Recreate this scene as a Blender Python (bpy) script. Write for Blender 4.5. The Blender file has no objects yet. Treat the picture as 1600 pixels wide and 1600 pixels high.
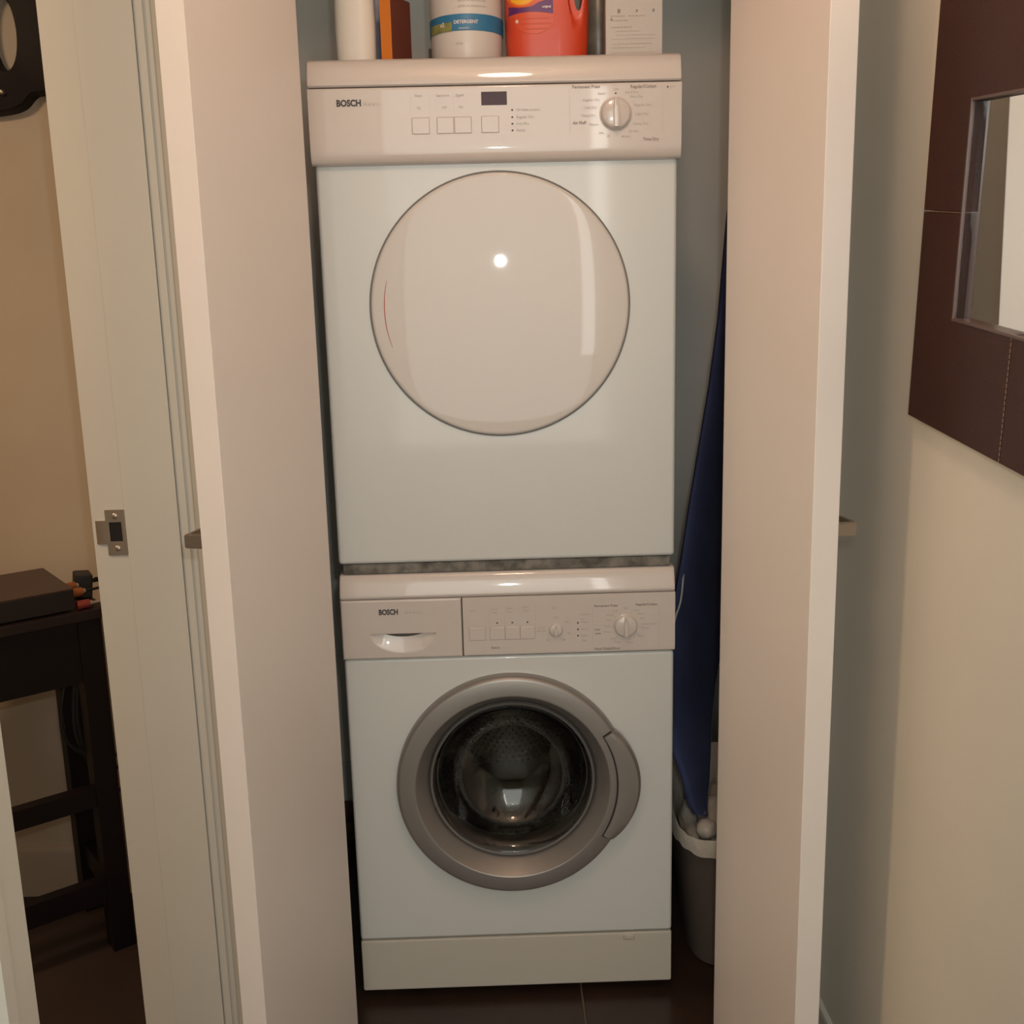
import bpy, bmesh, math, random
from mathutils import Vector, Matrix
random.seed(4)
S = bpy.context.scene
COL = S.collection
R = math.radians
PI = math.pi

# ------------------------------------------------------------------ camera
CAM = Vector((-.02, -1.807, 1.332))
yaw, pitch, roll = R(.98), R(11.83), R(-1.40)
f = Vector((math.sin(yaw)*math.cos(pitch), math.cos(yaw)*math.cos(pitch), -math.sin(pitch)))
r0 = Vector((math.cos(yaw), -math.sin(yaw), 0)); u0 = r0.cross(f)
rr = r0*math.cos(roll)+u0*math.sin(roll); uu = -r0*math.sin(roll)+u0*math.cos(roll)
cam = bpy.data.objects.new('camera', bpy.data.cameras.new('camera')); COL.objects.link(cam)
cam.matrix_world = Matrix.Translation(CAM) @ Matrix((rr, uu, -f)).transposed().to_4x4()
cam.data.sensor_width = 36; cam.data.lens = 36*1650/1600; cam.data.clip_start = .02
S.camera = cam

# ------------------------------------------------------------------ world, lights, exposure
w = bpy.data.worlds.new('world'); S.world = w; w.use_nodes = True
w.node_tree.nodes['Background'].inputs[0].default_value = (.9, .8, .65, 1)
w.node_tree.nodes['Background'].inputs[1].default_value = .02
S.view_settings.view_transform = 'Standard'; S.view_settings.look = 'None'
S.view_settings.exposure = -.47; S.view_settings.gamma = 1; S.view_settings.use_curve_mapping = False
S.cycles.max_bounces = 10; S.cycles.transmission_bounces = 8; S.cycles.glossy_bounces = 5
S.cycles.use_denoising = True

def light(name, kind, loc, energy, color, size=.1, to=None, spread=None):
    d = bpy.data.lights.new(name, kind); o = bpy.data.objects.new(name, d); COL.objects.link(o)
    o.location = loc; d.energy = energy; d.color = color
    if kind == 'AREA':
        d.shape = 'DISK'; d.size = size
        if spread: d.spread = spread
    else: d.shadow_soft_size = size
    if to is not None: o.rotation_euler = (Vector(to)-Vector(loc)).to_track_quat('-Z', 'Y').to_euler()
    return o
LCEIL = light('ceiling_lamp_light', 'POINT', (.04, -.98, 2.27), 14, (1, .64, .44), .07)
LFLASH = light('flash_light', 'AREA', (.024, -1.80, 1.442), 3.7, (.98, 1, .99), .028, (-.0, 0, 1.0))
LFILL = light('hall_fill_light', 'AREA', (.03, -3.17, 1.50), 22, (.96, 1, .96), .9, (.03, 0, 1.50))  # soft fill added behind the camera to lift shadows, no fixture there
LFILL.data.shape = 'RECTANGLE'; LFILL.data.size = 1.0; LFILL.data.size_y = 1.76
LSLOT = light('lit_door_gap_light', 'AREA', (.495, -3.14, 1.6), 2.6, (1, .97, .90), .9, (.4, 0, 1.6))
LSLOT.data.shape = 'RECTANGLE'; LSLOT.data.size = .075; LSLOT.data.size_y = 1.2
LROOM = light('side_room_light', 'AREA', (-1.55, -1.0, 2.3), 27, (1, .68, .42), .3, (-1.5, -.9, 0))

# ------------------------------------------------------------------ materials
M = {}
def mat(name, col, rough=.5, metal=0, spec=.5, coat=0, bump=0, bscale=60, var=0, vscale=6, col2=None, **k):
    m = bpy.data.materials.new(name); m.use_nodes = True; nt = m.node_tree; b = nt.nodes['Principled BSDF']
    b.inputs['Base Color'].default_value = (*col, 1); b.inputs['Roughness'].default_value = rough
    b.inputs['Metallic'].default_value = metal; b.inputs['Specular IOR Level'].default_value = spec
    b.inputs['Coat Weight'].default_value = coat; b.inputs['Coat Roughness'].default_value = k.get('coatr', .05)
    if 'trans' in k: b.inputs['Transmission Weight'].default_value = k['trans']; b.inputs['IOR'].default_value = k.get('ior', 1.45)
    if 'emit' in k: b.inputs['Emission Color'].default_value = (*k['emit'], 1); b.inputs['Emission Strength'].default_value = k['es']
    tc = nt.nodes.new('ShaderNodeTexCoord')
    if bump:
        n = nt.nodes.new('ShaderNodeTexNoise'); n.inputs['Scale'].default_value = bscale; n.inputs['Detail'].default_value = 4
        bp = nt.nodes.new('ShaderNodeBump'); bp.inputs['Strength'].default_value = bump; bp.inputs['Distance'].default_value = k.get('bdist', .002)
        nt.links.new(tc.outputs['Object'], n.inputs['Vector']); nt.links.new(n.outputs['Fac'], bp.inputs['Height'])
        nt.links.new(bp.outputs['Normal'], b.inputs['Normal'])
    if var or col2:
        n = nt.nodes.new('ShaderNodeTexNoise'); n.inputs['Scale'].default_value = vscale; n.inputs['Detail'].default_value = 5
        rmp = nt.nodes.new('ShaderNodeValToRGB')
        c2 = col2 or tuple(c*(1-var) for c in col)
        rmp.color_ramp.elements[0].position = .35; rmp.color_ramp.elements[1].position = .65
        rmp.color_ramp.elements[0].color = (*c2, 1); rmp.color_ramp.elements[1].color = (*col, 1)
        nt.links.new(tc.outputs['Object'], n.inputs['Vector']); nt.links.new(n.outputs['Fac'], rmp.inputs['Fac'])
        nt.links.new(rmp.outputs['Color'], b.inputs['Base Color'])
    M[name] = m; return m
mat('wall_cream', (.73, .695, .61), .6, bump=.12, bscale=180, var=.03)
mat('wall_tan', (.55, .465, .36), .7, bump=.1, bscale=180, var=.04)
mat('wall_closet', (.80, .78, .71), .6, bump=.1, bscale=180, var=.04)
mat('ceiling_white', (.85, .83, .78), .8, bump=.1)
mat('paint_white', (.60, .575, .51), .38, bump=.05, bscale=240, var=.02)
mat('paint_door', (.73, .665, .62), .42, bump=.05, bscale=300, var=.015)
mat('tile_brown', (.036, .020, .013), .32, bump=.05, bscale=60, col2=(.026, .014, .010), vscale=9)
mat('grout', (.16, .11, .08), .9, bump=.2)
mat('dark_floor', (.035, .022, .018), .5, bump=.1)
mat('enamel', (.60, .60, .575), .32, spec=.3, coat=.5, bump=.02, bscale=500, coatr=.06)
mat('panel_plastic', (.58, .51, .465), .34, spec=.3, coat=.8, coatr=.045)
mat('kick_plastic', (.52, .485, .42), .35)
mat('door_enamel', (.59, .54, .50), .38, spec=.25, coat=.45, coatr=.03)
mat('gap_dark', (.10, .085, .07), .8)
mat('outline', (.46, .37, .32), .6)
mat('seal_grey', (.22, .22, .21), .5)
mat('silver', (.31, .285, .265), .40, metal=.65, bump=.03, bscale=900)
mat('rubber', (.05, .048, .045), .45)
mat('gasket', (.12, .11, .10), .4)
mat('steel', (.24, .235, .22), .24, metal=1, bump=.8, bscale=55, bdist=.004)
mat('glass_dark', (.62, .60, .55), .02, trans=1, ior=1.45)
mat('lint', (.22, .20, .17), .95, bump=.6, bscale=120, col2=(.09, .08, .07), vscale=45)
mat('print_black', (.05, .045, .045), .6)
mat('print_grey', (.40, .345, .31), .6)
mat('print_dim', (.30, .25, .22), .6)
mat('display', (.06, .032, .042), .35, spec=.25)
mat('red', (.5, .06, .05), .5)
mat('nickel', (.46, .40, .33), .38, metal=.8)
mat('handle_metal', (.30, .25, .20), .42, metal=.75)
mat('hole_black', (.01, .008, .008), .9)
mat('leather', (.050, .015, .010), .42, spec=.3, bump=.25, bscale=220, col2=(.040, .012, .008), vscale=5)
mat('leather_edge', (.10, .06, .055), .28)
mat('thread', (.22, .13, .09), .8)
mat('mirror_glass', (.82, .83, .80), .015, metal=1)
mat('white_bottle', (.72, .66, .58), .35)
mat('orange_card', (.70, .20, .025), .5)
mat('maroon_card', (.15, .038, .02), .5, var=.15)
mat('taupe_card', (.15, .115, .09), .7)
mat('label_teal', (.16, .24, .24), .4, col2=(.15, .11, .24), vscale=22)
mat('tub_white', (.62, .56, .51), .35)
mat('band_blue', (.03, .17, .32), .4)
mat('band_green', (.17, .19, .06), .5, col2=(.30, .27, .08), vscale=60)
mat('jug_red', (.60, .052, .014), .38, coat=.1)
mat('jug_label', (.64, .075, .022), .3)
mat('label_yellow', (.85, .42, .02), .4)
mat('label_orange', (.80, .14, .01), .4)
mat('label_purple', (.10, .012, .12), .4)
mat('label_white', (.70, .62, .60), .5)
mat('carton_white', (.56, .51, .46), .6)
mat('smoke_bottle', (.20, .17, .13), .3, var=.4, vscale=30)
mat('board_navy', (.045, .060, .15), .85, bump=.3, bscale=400, col2=(.032, .042, .105), vscale=6)
mat('metal_grey', (.28, .28, .28), .4, metal=.6)
mat('metal_white', (.38, .40, .38), .4)
mat('bag_white', (.55, .50, .43), .4, bump=.5, bscale=26, bdist=.01)
mat('bin_taupe', (.125, .098, .082), .55)
mat('brown_board', (.16, .10, .07), .85, bump=.3, col2=(.04, .024, .018), vscale=28)
mat('desk_black', (.008, .005, .006), .45, spec=.25)
mat('desk_top', (.022, .013, .012), .4, spec=.3)
mat('box_brown', (.048, .022, .018), .38)
mat('box_side', (.012, .008, .008), .4)
mat('cable_black', (.012, .010, .010), .5)
mat('plug_orange', (.32, .10, .03), .4)
mat('plug_red', (.26, .04, .035), .35)
mat('cable_white', (.45, .36, .33), .5)
mat('black_gloss', (.007, .004, .005), .45, spec=.14)
mat('lamp_glass', (.9, .8, .6), .5, emit=(1, .70, .42), es=6)
mat('knob_plastic', (.58, .51, .465), .18, coat=.5, coatr=.06)

# ------------------------------------------------------------------ helpers
def link(o, parent=None):
    COL.objects.link(o)
    if parent is not None: o.parent = parent
    return o
def finish(name, bm, m, parent=None, smooth=40, loc=None, rot=None, wn=True):
    bmesh.ops.recalc_face_normals(bm, faces=bm.faces[:])
    me = bpy.data.meshes.new(name); bm.to_mesh(me); bm.free()
    me.materials.append(M[m] if isinstance(m, str) else m)
    if smooth:
        me.polygons.foreach_set('use_smooth', [True]*len(me.polygons)); me.set_sharp_from_angle(angle=R(smooth))
    o = bpy.data.objects.new(name, me)
    if loc: o.location = loc
    if rot: o.rotation_euler = rot
    if smooth and wn:
        md = o.modifiers.new('normals', 'WEIGHTED_NORMAL'); md.keep_sharp = True; md.weight = 100
    return link(o, parent)
def box(bm, x0, x1, y0, y1, z0, z1, bev=0, seg=2, mtx=None):
    t = bmesh.new()
    vs = [t.verts.new((x, y, z)) for x in (x0, x1) for y in (y0, y1) for z in (z0, z1)]
    for q in ((0,1,3,2),(4,6,7,5),(0,4,5,1),(2,3,7,6),(0,2,6,4),(1,5,7,3)): t.faces.new([vs[i] for i in q])
    bmesh.ops.recalc_face_normals(t, faces=t.faces[:])
    if bev: bmesh.ops.bevel(t, geom=t.edges[:], offset=bev, segments=seg, profile=.5, affect='EDGES', clamp_overlap=True)
    if mtx is not None: t.transform(mtx)
    merge(bm, t)
def merge(bm, t):
    me = bpy.data.meshes.new('tmp'); t.to_mesh(me); t.free(); bm.from_mesh(me); bpy.data.meshes.remove(me)
def bx(name, m, dims, parent=None, bev=0, seg=2, smooth=40, mtx=None):
    bm = bmesh.new(); box(bm, *dims, bev, seg, mtx); return finish(name, bm, m, parent, smooth)
def lathe(bm, prof, N=64, axis='Z', c=(0, 0, 0), a0=0, a1=2*PI, close=False):
    """prof: list of (r, h). axis Z -> h along z ; axis Y -> h along y"""
    full = abs(a1-a0-2*PI) < 1e-6
    rings = []
    n = N if full else N+1
    for r_, h in prof:
        ring = []
        if r_ < 1e-7:
            p = (c[0], c[1], c[2]+h) if axis == 'Z' else (c[0], c[1]+h, c[2])
            ring = [bm.verts.new(p)]*n
        else:
            for i in range(n):
                a = a0+(a1-a0)*i/N
                if axis == 'Z': p = (c[0]+r_*math.cos(a), c[1]+r_*math.sin(a), c[2]+h)
                else: p = (c[0]+r_*math.cos(a), c[1]+h, c[2]+r_*math.sin(a))
                ring.append(bm.verts.new(p))
        rings.append(ring)
    pairs = list(zip(rings, rings[1:]))
    if close: pairs.append((rings[-1], rings[0]))
    for A, B in pairs:
        for i in range(n if full else n-1):
            j = (i+1) % n
            vs = []
            for v in (A[i], A[j], B[j], B[i]):
                if v not in vs: vs.append(v)
            if len(vs) > 2:
                try: bm.faces.new(vs)
                except ValueError: pass
    if close and not full:
        for k in (0, -1):
            try: bm.faces.new([q[k] for q in rings])
            except ValueError: pass
def lt(name, m, prof, parent=None, **k):
    sm = k.pop('smooth', 40); bm = bmesh.new(); lathe(bm, prof, **k); return finish(name, bm, m, parent, sm, wn=False)
def prism_x(bm, prof, x0, x1, bev=0):
    """prof list of (y,z) closed; extruded along x"""
    t = bmesh.new()
    A = [t.verts.new((x0, y, z)) for y, z in prof]; B = [t.verts.new((x1, y, z)) for y, z in prof]
    n = len(prof)
    for i in range(n): t.faces.new((A[i], A[(i+1) % n], B[(i+1) % n], B[i]))
    fa = t.faces.new(A); fb = t.faces.new(B)
    bmesh.ops.recalc_face_normals(t, faces=t.faces[:])
    if bev:
        bmesh.ops.bevel(t, geom=list(set(fa.edges[:]+fb.edges[:])), offset=bev, segments=2, profile=.5, affect='EDGES')
    merge(bm, t)
def prism_y(bm, prof, y0, y1, bev=0, seg=2):
    """prof list of (x,z) closed; extruded along y, rim bevelled"""
    t = bmesh.new()
    A = [t.verts.new((x, y0, z)) for x, z in prof]; B = [t.verts.new((x, y1, z)) for x, z in prof]
    n = len(prof)
    for i in range(n): t.faces.new((A[i], A[(i+1) % n], B[(i+1) % n], B[i]))
    fa = t.faces.new(A); fb = t.faces.new(B)
    bmesh.ops.recalc_face_normals(t, faces=t.faces[:])
    if bev: bmesh.ops.bevel(t, geom=list(fa.edges[:]), offset=bev, segments=seg, profile=.5, affect='EDGES')
    merge(bm, t)
def tube(bm, pts, rad, n=8, smoothn=6):
    pts = [Vector(p) for p in pts]
    if smoothn and len(pts) > 2:
        out = []
        for i in range(len(pts)-1):
            p0 = pts[max(i-1, 0)]; p1 = pts[i]; p2 = pts[i+1]; p3 = pts[min(i+2, len(pts)-1)]
            for k in range(smoothn):
                t = k/smoothn
                out.append(.5*((2*p1)+(p2-p0)*t+(2*p0-5*p1+4*p2-p3)*t*t+(3*p1-p0-3*p2+p3)*t**3))
        out.append(pts[-1]); pts = out
    rings = []; prev = None
    for i, p in enumerate(pts):
        d = (pts[min(i+1, len(pts)-1)]-pts[max(i-1, 0)]).normalized()
        if prev is None:
            a = d.orthogonal().normalized()
        else: a = (prev-d*prev.dot(d)).normalized()
        prev = a; b = d.cross(a)
        rr_ = rad(i/(len(pts)-1)) if callable(rad) else rad
        rings.append([bm.verts.new(p+rr_*(a*math.cos(2*PI*k/n)+b*math.sin(2*PI*k/n))) for k in range(n)])
    for A, B in zip(rings, rings[1:]):
        for k in range(n): bm.faces.new((A[k], A[(k+1) % n], B[(k+1) % n], B[k]))
    bm.faces.new(rings[0][::-1]); bm.faces.new(rings[-1])
def tb(name, m, pts, rad, parent=None, **k):
    bm = bmesh.new(); tube(bm, pts, rad, **k); return finish(name, bm, m, parent)
def loft(bm, sections, cap=True):
    rings = [[bm.verts.new(p) for p in s] for s in sections]; n = len(rings[0])
    for A, B in zip(rings, rings[1:]):
        for k in range(n): bm.faces.new((A[k], A[(k+1) % n], B[(k+1) % n], B[k]))
    if cap: bm.faces.new(rings[0][::-1]); bm.faces.new(rings[-1])
def superell(cx, cy, z, a, b, n=4, N=48):
    out = []
    for i in range(N):
        t = 2*PI*i/N; c, s = math.cos(t), math.sin(t)
        out.append((cx+a*abs(c)**(2/n)*(1 if c >= 0 else -1), cy+b*abs(s)**(2/n)*(1 if s >= 0 else -1), z))
    return out
def empty(name, loc=(0, 0, 0), rz=0, label=None, cat=None, group=None):
    o = bpy.data.objects.new(name, None); o.empty_display_size = .05; COL.objects.link(o)
    o.location = loc; o.rotation_euler = (0, 0, rz); tag(o, label, cat, group); return o
def tag(o, label=None, cat=None, group=None, kind=None):
    for k, v in (('label', label), ('category', cat), ('group', group), ('kind', kind)):
        if v: o[k] = v
    return o
def struct(o): o['kind'] = 'structure'; return o
def text_bm(bm, s, size, fn, ax='l', bold=0, res=3):
    """add lettering to bm; fn maps (u, v) (metres, u right, v up from the anchor) to a point"""
    c = bpy.data.curves.new('tmp', 'FONT'); c.body = s; c.size = size; c.resolution_u = res; c.offset = bold
    c.align_x = {'l': 'LEFT', 'c': 'CENTER', 'r': 'RIGHT'}[ax]; c.align_y = 'CENTER'
    o = bpy.data.objects.new('tmp', c); COL.objects.link(o)
    dg = bpy.context.evaluated_depsgraph_get(); me = bpy.data.meshes.new_from_object(o.evaluated_get(dg))
    bpy.data.objects.remove(o); bpy.data.curves.remove(c)
    vs = [bm.verts.new(fn(v.co.x, v.co.y)) for v in me.vertices]
    for p in me.polygons:
        try: bm.faces.new([vs[i] for i in p.vertices])
        except ValueError: pass
    bpy.data.meshes.remove(me)
def finish_flat(name, bm, m, parent):
    me = bpy.data.meshes.new(name); bm.to_mesh(me); bm.free(); me.materials.append(M[m])
    return link(bpy.data.objects.new(name, me), parent)
def disc(bm, x, y, z, r_, n=14):
    bm.faces.new([bm.verts.new((x+r_*math.cos(2*PI*i/n), y, z+r_*math.sin(2*PI*i/n))) for i in range(n)])
def rect(bm, x0, x1, z0, z1, y): bm.faces.new([bm.verts.new(p) for p in ((x0, y, z0), (x1, y, z0), (x1, y, z1), (x0, y, z1))])
def frame_lines(bm, x0, x1, z0, z1, y, t=.0006, sides='lrtb'):
    if 'l' in sides: rect(bm, x0-t, x0, z0, z1, y)
    if 'r' in sides: rect(bm, x1, x1+t, z0, z1, y)
    if 't' in sides: rect(bm, x0, x1, z1, z1+t, y)
    if 'b' in sides: rect(bm, x0, x1, z0-t, z0, y)
def boolean(o, cutters):
    o.modifiers.clear()
    for c in cutters:
        md = o.modifiers.new('b', 'BOOLEAN'); md.operation = 'DIFFERENCE'; md.solver = 'EXACT'; md.object = c
    dg = bpy.context.evaluated_depsgraph_get(); me = bpy.data.meshes.new_from_object(o.evaluated_get(dg))
    o.modifiers.clear(); o.data = me
    for c in cutters: bpy.data.objects.remove(c)
    me.polygons.foreach_set('use_smooth', [True]*len(me.polygons)); me.set_sharp_from_angle(angle=R(35))
    md = o.modifiers.new('normals', 'WEIGHTED_NORMAL'); md.keep_sharp = True; md.weight = 100

# ------------------------------------------------------------------ room shell
HX0, HX1, YF = -.482, .541, -.13          # hall side walls, hall face of the closet wall
H = 2.42
bm = bmesh.new(); box(bm, HX0-.157, HX1, -3.2, .66, -.06, -.004); FL = struct(finish('floor', bm, 'grout', None, 0))
xs = [-.4765-.6, -.4765, .1235, .7235]; ys = [-3.15, -2.55, -1.95, -1.35, -.75, -.15, .45, 1.05]
for i in range(len(xs)-1):
    for j in range(len(ys)-1):
        x0, x1 = max(xs[i]+.0018, HX0-.15), min(xs[i+1]-.0018, .665); y0, y1 = ys[j]+.0018, min(ys[j+1]-.0018, .655)
        if x1-x0 > .02 and y1-y0 > .02:
            bx('tile', 'tile_brown', (x0, x1, y0, y1, -.012, 0), FL, .0012, 1)
bm = bmesh.new(); box(bm, -2.4, HX0-.157, -2.4, .5, -.06, 0); struct(finish('floor', bm, 'dark_floor', None, 0))
bm = bmesh.new(); box(bm, -2.4, .76, -3.3, .73, H, H+.06); struct(finish('ceiling', bm, 'ceiling_white', None, 0))
# hall left wall with the doorway of the side room
DY0, DY1 = -.906, -.206
bm = bmesh.new()
box(bm, HX0-.157, HX0, -3.2, DY0, 0, H); box(bm, HX0-.157, HX0, DY1, .42, 0, H); box(bm, HX0-.157, HX0, DY0, DY1, 2.04, H)
WL = struct(finish('wall_left', bm, 'paint_white', None, 0))
bm = bmesh.new(); box(bm, HX1, HX1+.1, -3.2, YF+.1, 0, H); struct(finish('wall_right', bm, 'wall_cream', None, 0))
bm = bmesh.new(); box(bm, -2.4, HX1+.1, -3.3, -3.2, 0, H); struct(finish('wall_behind', bm, 'wall_cream', None, 0))
# closet shell
bm = bmesh.new()
box(bm, HX0, -.312, YF, YF+.1, 0, H); box(bm, .3735, HX1, YF, YF+.1, 0, H); box(bm, -.312, .3735, YF, YF+.1, 2.05, H)
struct(finish('wall_front', bm, 'paint_white', None, 0))
bm = bmesh.new(); box(bm, HX0, -.445, YF+.1, .64, 0, H); struct(finish('wall_closet_left', bm, 'wall_closet', None, 0))
bm = bmesh.new(); box(bm, .665, .76, YF+.1, .73, 0, H); box(bm, HX1+.1, .665, YF, YF+.1, 0, H); struct(finish('wall_closet_right', bm, 'wall_closet', None, 0))
bm = bmesh.new(); box(bm, HX0, .665, .64, .73, 0, H); struct(finish('wall_closet_back', bm, 'wall_closet', None, 0))
# side room
bm = bmesh.new(); box(bm, -2.4, HX0-.0, .42, .5, 0, H); struct(finish('wall_back', bm, 'wall_tan', None, 0))
bm = bmesh.new(); box(bm, -2.5, -2.4, -3.3, .5, 0, H); struct(finish('wall_far_left', bm, 'wall_tan', None, 0))
bm = bmesh.new(); prism_x(bm, [(.42, 0), (.405, 0), (.405, .105), (.410, .118), (.42, .120)], -2.4, HX0-.158)
struct(finish('baseboard_back', bm, 'wall_tan', None))
bm = bmesh.new(); t_ = [(HX1, 0), (HX1-.012, 0), (HX1-.012, .068), (HX1-.008, .076), (HX1, .077)]
A = [bm.verts.new((x, -3.2, z)) for x, z in t_]; B = [bm.verts.new((x, YF, z)) for x, z in t_]
for i in range(5): bm.faces.new((A[i], A[(i+1) % 5], B[(i+1) % 5], B[i]))
bm.faces.new(A); bm.faces.new(B); struct(finish('baseboard_right', bm, 'paint_white', None))
# door casing and stop of the side-room doorway
def casing(y0, y1, inner):
    """profile across the casing, inner = side of the doorway"""
    bm = bmesh.new(); s = 1 if inner == y0 else -1
    w_ = abs(y1-y0)
    pr = [(inner, HX0), (inner, HX0+.014), (inner+s*.002, HX0+.016), (inner+s*(w_-.022), HX0+.016), (inner+s*(w_-.018), HX0+.019), (inner+s*w_, HX0+.019), (inner+s*w_, HX0)]
    A = [bm.verts.new((x, y, 0)) for y, x in pr]; B = [bm.verts.new((x, y, 2.05)) for y, x in pr]
    n = len(pr)
    for i in range(n): bm.faces.new((A[i], A[(i+1) % n], B[(i+1) % n], B[i]))
    bm.faces.new(A); bm.faces.new(B); return bm
struct(finish('trim_1', casing(DY1+.001, DY1+.067, DY1+.001), 'paint_white'))
struct(finish('trim_2', casing(DY0-.067, DY0-.005, DY0-.005), 'paint_white'))
bm = bmesh.new(); box(bm, -.5865, -.505, DY1-.006, DY1, 0, 2.04, .0012); struct(finish('trim_3', bm, 'paint_white'))
bm = bmesh.new(); box(bm, -.5045, -.4915, DY1-.003, DY1, 0, 2.04, .0012); struct(finish('trim_5', bm, 'paint_white'))
struct(bx('trim_4', 'wall_closet', (-.445, -.30, .633, .64, .190, .200), None, .001))

# ceiling lamp (out of frame, its reflection shows on the dryer top)
o = empty('ceiling_lamp', (.04, -.98, H), 0, 'round warm white ceiling lamp above the hall, seen only as a reflection', 'lamp')
lt('lamp_base', 'metal_white', [(0, 0), (.11, 0), (.11, -.02), (0, -.02)], o)
lt('lamp_socket', 'metal_white', [(0, -.02), (.03, -.02), (.03, -.075), (0, -.075)], o, N=32)

# strike plate on the jamb
sp = empty('strike_plate', (-.603, DY1, .982), 0, 'brushed metal strike plate with bent lip on the white door jamb', 'strike plate')
bm = bmesh.new()
prof = [(-.016, -.036), (.014, -.036), (.014, .036), (-.016, .036)]
box(bm, -.015, .015, -.0025, 0, .016, .036, .0006); box(bm, -.015, .015, -.0025, 0, -.036, -.014, .0006)
box(bm, .009, .015, -.0025, 0, -.015, .017, .0006); box(bm, -.015, -.010, -.0025, 0, -.015, .017, .0006)
finish('plate', bm, 'nickel', sp)
bx('latch_hole', 'hole_black', (-.010, .009, -.0012, 0, -.014, .016), sp)
bm = bmesh.new(); pr = [(-.014, -.0025), (-.024, -.003), (-.031, -.001), (-.0325, .004), (-.031, .004), (-.029, .0005), (-.014, 0)]
A = [bm.verts.new((x, y, -.018)) for x, y in pr]; B = [bm.verts.new((x, y, .019)) for x, y in pr]
for i in range(len(pr)): bm.faces.new((A[i], A[(i+1) % len(pr)], B[(i+1) % len(pr)], B[i]))
bm.faces.new(A); bm.faces.new(B); finish('lip', bm, 'nickel', sp)
for z in (.026, -.025): lt('screw', 'nickel', [(0, -.0042), (.003, -.004), (.0045, -.0028), (.0045, -.002)], sp, axis='Y', c=(0, 0, z), N=16)

# ------------------------------------------------------------------ closet doors, both opened into the hall
def closet_door(name, hx, sgn, ang, width, hz):
    """leaf in local coordinates: x = along the leaf from the hinge, y = thickness away from the opening"""
    d = Vector((sgn*math.sin(ang), -math.cos(ang), 0)); n = Vector((sgn*math.cos(ang), math.sin(ang), 0))
    mt = Matrix((d, n, Vector((0, 0, 1)))).transposed().to_4x4(); mt.translation = Vector((hx, YF-.002, 0))
    bm = bmesh.new(); box(bm, 0, width, 0, .038, .012, 2.03, .0015, 2); o = finish(name, bm, 'paint_door'); o.matrix_world = mt; struct(o)
    bm = bmesh.new(); L0, L1, p = width-.165, width-.022, .038
    t = bmesh.new()
    pr = [(L0, p), (L0, p+.038), (L1, p+.038), (L1, p), (L1-.008, p), (L1-.008, p+.030), (L0+.008, p+.030), (L0+.008, p)]
    A = [t.verts.new((x, y, hz-.0095)) for x, y in pr]; B = [t.verts.new((x, y, hz+.0095)) for x, y in pr]
    for i in range(8): t.faces.new((A[i], A[(i+1) % 8], B[(i+1) % 8], B[i]))
    for q in ((0, 1, 6, 7), (1, 2, 5, 6), (2, 3, 4, 5)):
        t.faces.new([A[k] for k in q]); t.faces.new([B[k] for k in q])
    bmesh.ops.recalc_face_normals(t, faces=t.faces[:])
    bmesh.ops.bevel(t, geom=[e for e in t.edges if len(e.link_faces) == 2 and e.calc_face_angle() > .5], offset=.0015, segments=2, affect='EDGES')
    merge(bm, t); finish('door_handle', bm, 'handle_metal', o)
    for z in (.25, 1.02, 1.8):
        bm = bmesh.new(); tube(bm, [(-.004, .040, z-.04), (-.004, .040, z+.04)], .005, 10, 0); finish('hinge', bm, 'nickel', o)
    return o
closet_door('door_1', -.290, -1, R(14.0), .332, 1.012)
closet_door('door_2', .3506, 1, R(8.6), .3257, 1.005)

# ------------------------------------------------------------------ washer
W = empty('washing_machine', (0, 0, 0), 0, 'white front loading washing machine standing on the tiled floor under the dryer', 'washing machine')
ZW = .4445
body = bx('body', 'enamel', (-.297, .297, 0, .56, .128, .690), W, .006, 3)
bm = bmesh.new(); lathe(bm, [(0, -.1), (.168, -.1), (.168, .07), (0, .07)], N=96, axis='Y', c=(0, 0, ZW)); c1 = finish('c', bm, 'enamel')
bm = bmesh.new(); lathe(bm, [(0, .06), (.238, .06), (.238, .5), (0, .5)], N=96, axis='Y', c=(0, 0, ZW)); c2 = finish('c', bm, 'enamel')
boolean(body, [c1, c2])
bx('plinth', 'gap_dark', (-.285, .285, .02, .54, .022, .132), W)
bx('kick_plate', 'kick_plastic', (-.297, .297, -.001, .03, .020, .1262), W, .004)
bx('flap_catch', 'kick_plastic', (.205, .224, -.003, 0, .1135, .1215), W, .001)
bm = bmesh.new(); frame_lines(bm, .2045, .2245, .113, .122, -.0032, .0009, 'lrb'); finish_flat('catch_outline', bm, 'outline', W)
for x in (-.25, .25):
    for y in (.05, .5): lt('foot', 'rubber', [(0, 0), (.02, 0), (.02, .012), (.01, .014), (.01, .024), (0, .024)], W, c=(x, y, 0), N=20)
bx('panel_backing', 'gap_dark', (-.296, .296, .004, .1, .688, .806), W)
# worktop slab
bm = bmesh.new(); prism_x(bm, [(.56, .8035), (-.0045, .8035), (-.0065, .806), (-.0064, .809), (-.0055, .814), (-.0035, .821), (-.0010, .829), (.0020, .837), (.0055, .843), (.011, .847), (.56, .847)], -.298, .298, .004)
finish('worktop', bm, 'panel_plastic', W)
# control panel right of the drawer
bm = bmesh.new(); prism_x(bm, [(.03, .6915), (0, .6915), (-.0045, .694), (-.0055, .699), (-.0055, .8005), (-.003, .8025), (.03, .8025)], -.0815, .298, .0012)
finish('control_panel', bm, 'panel_plastic', W)
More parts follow.
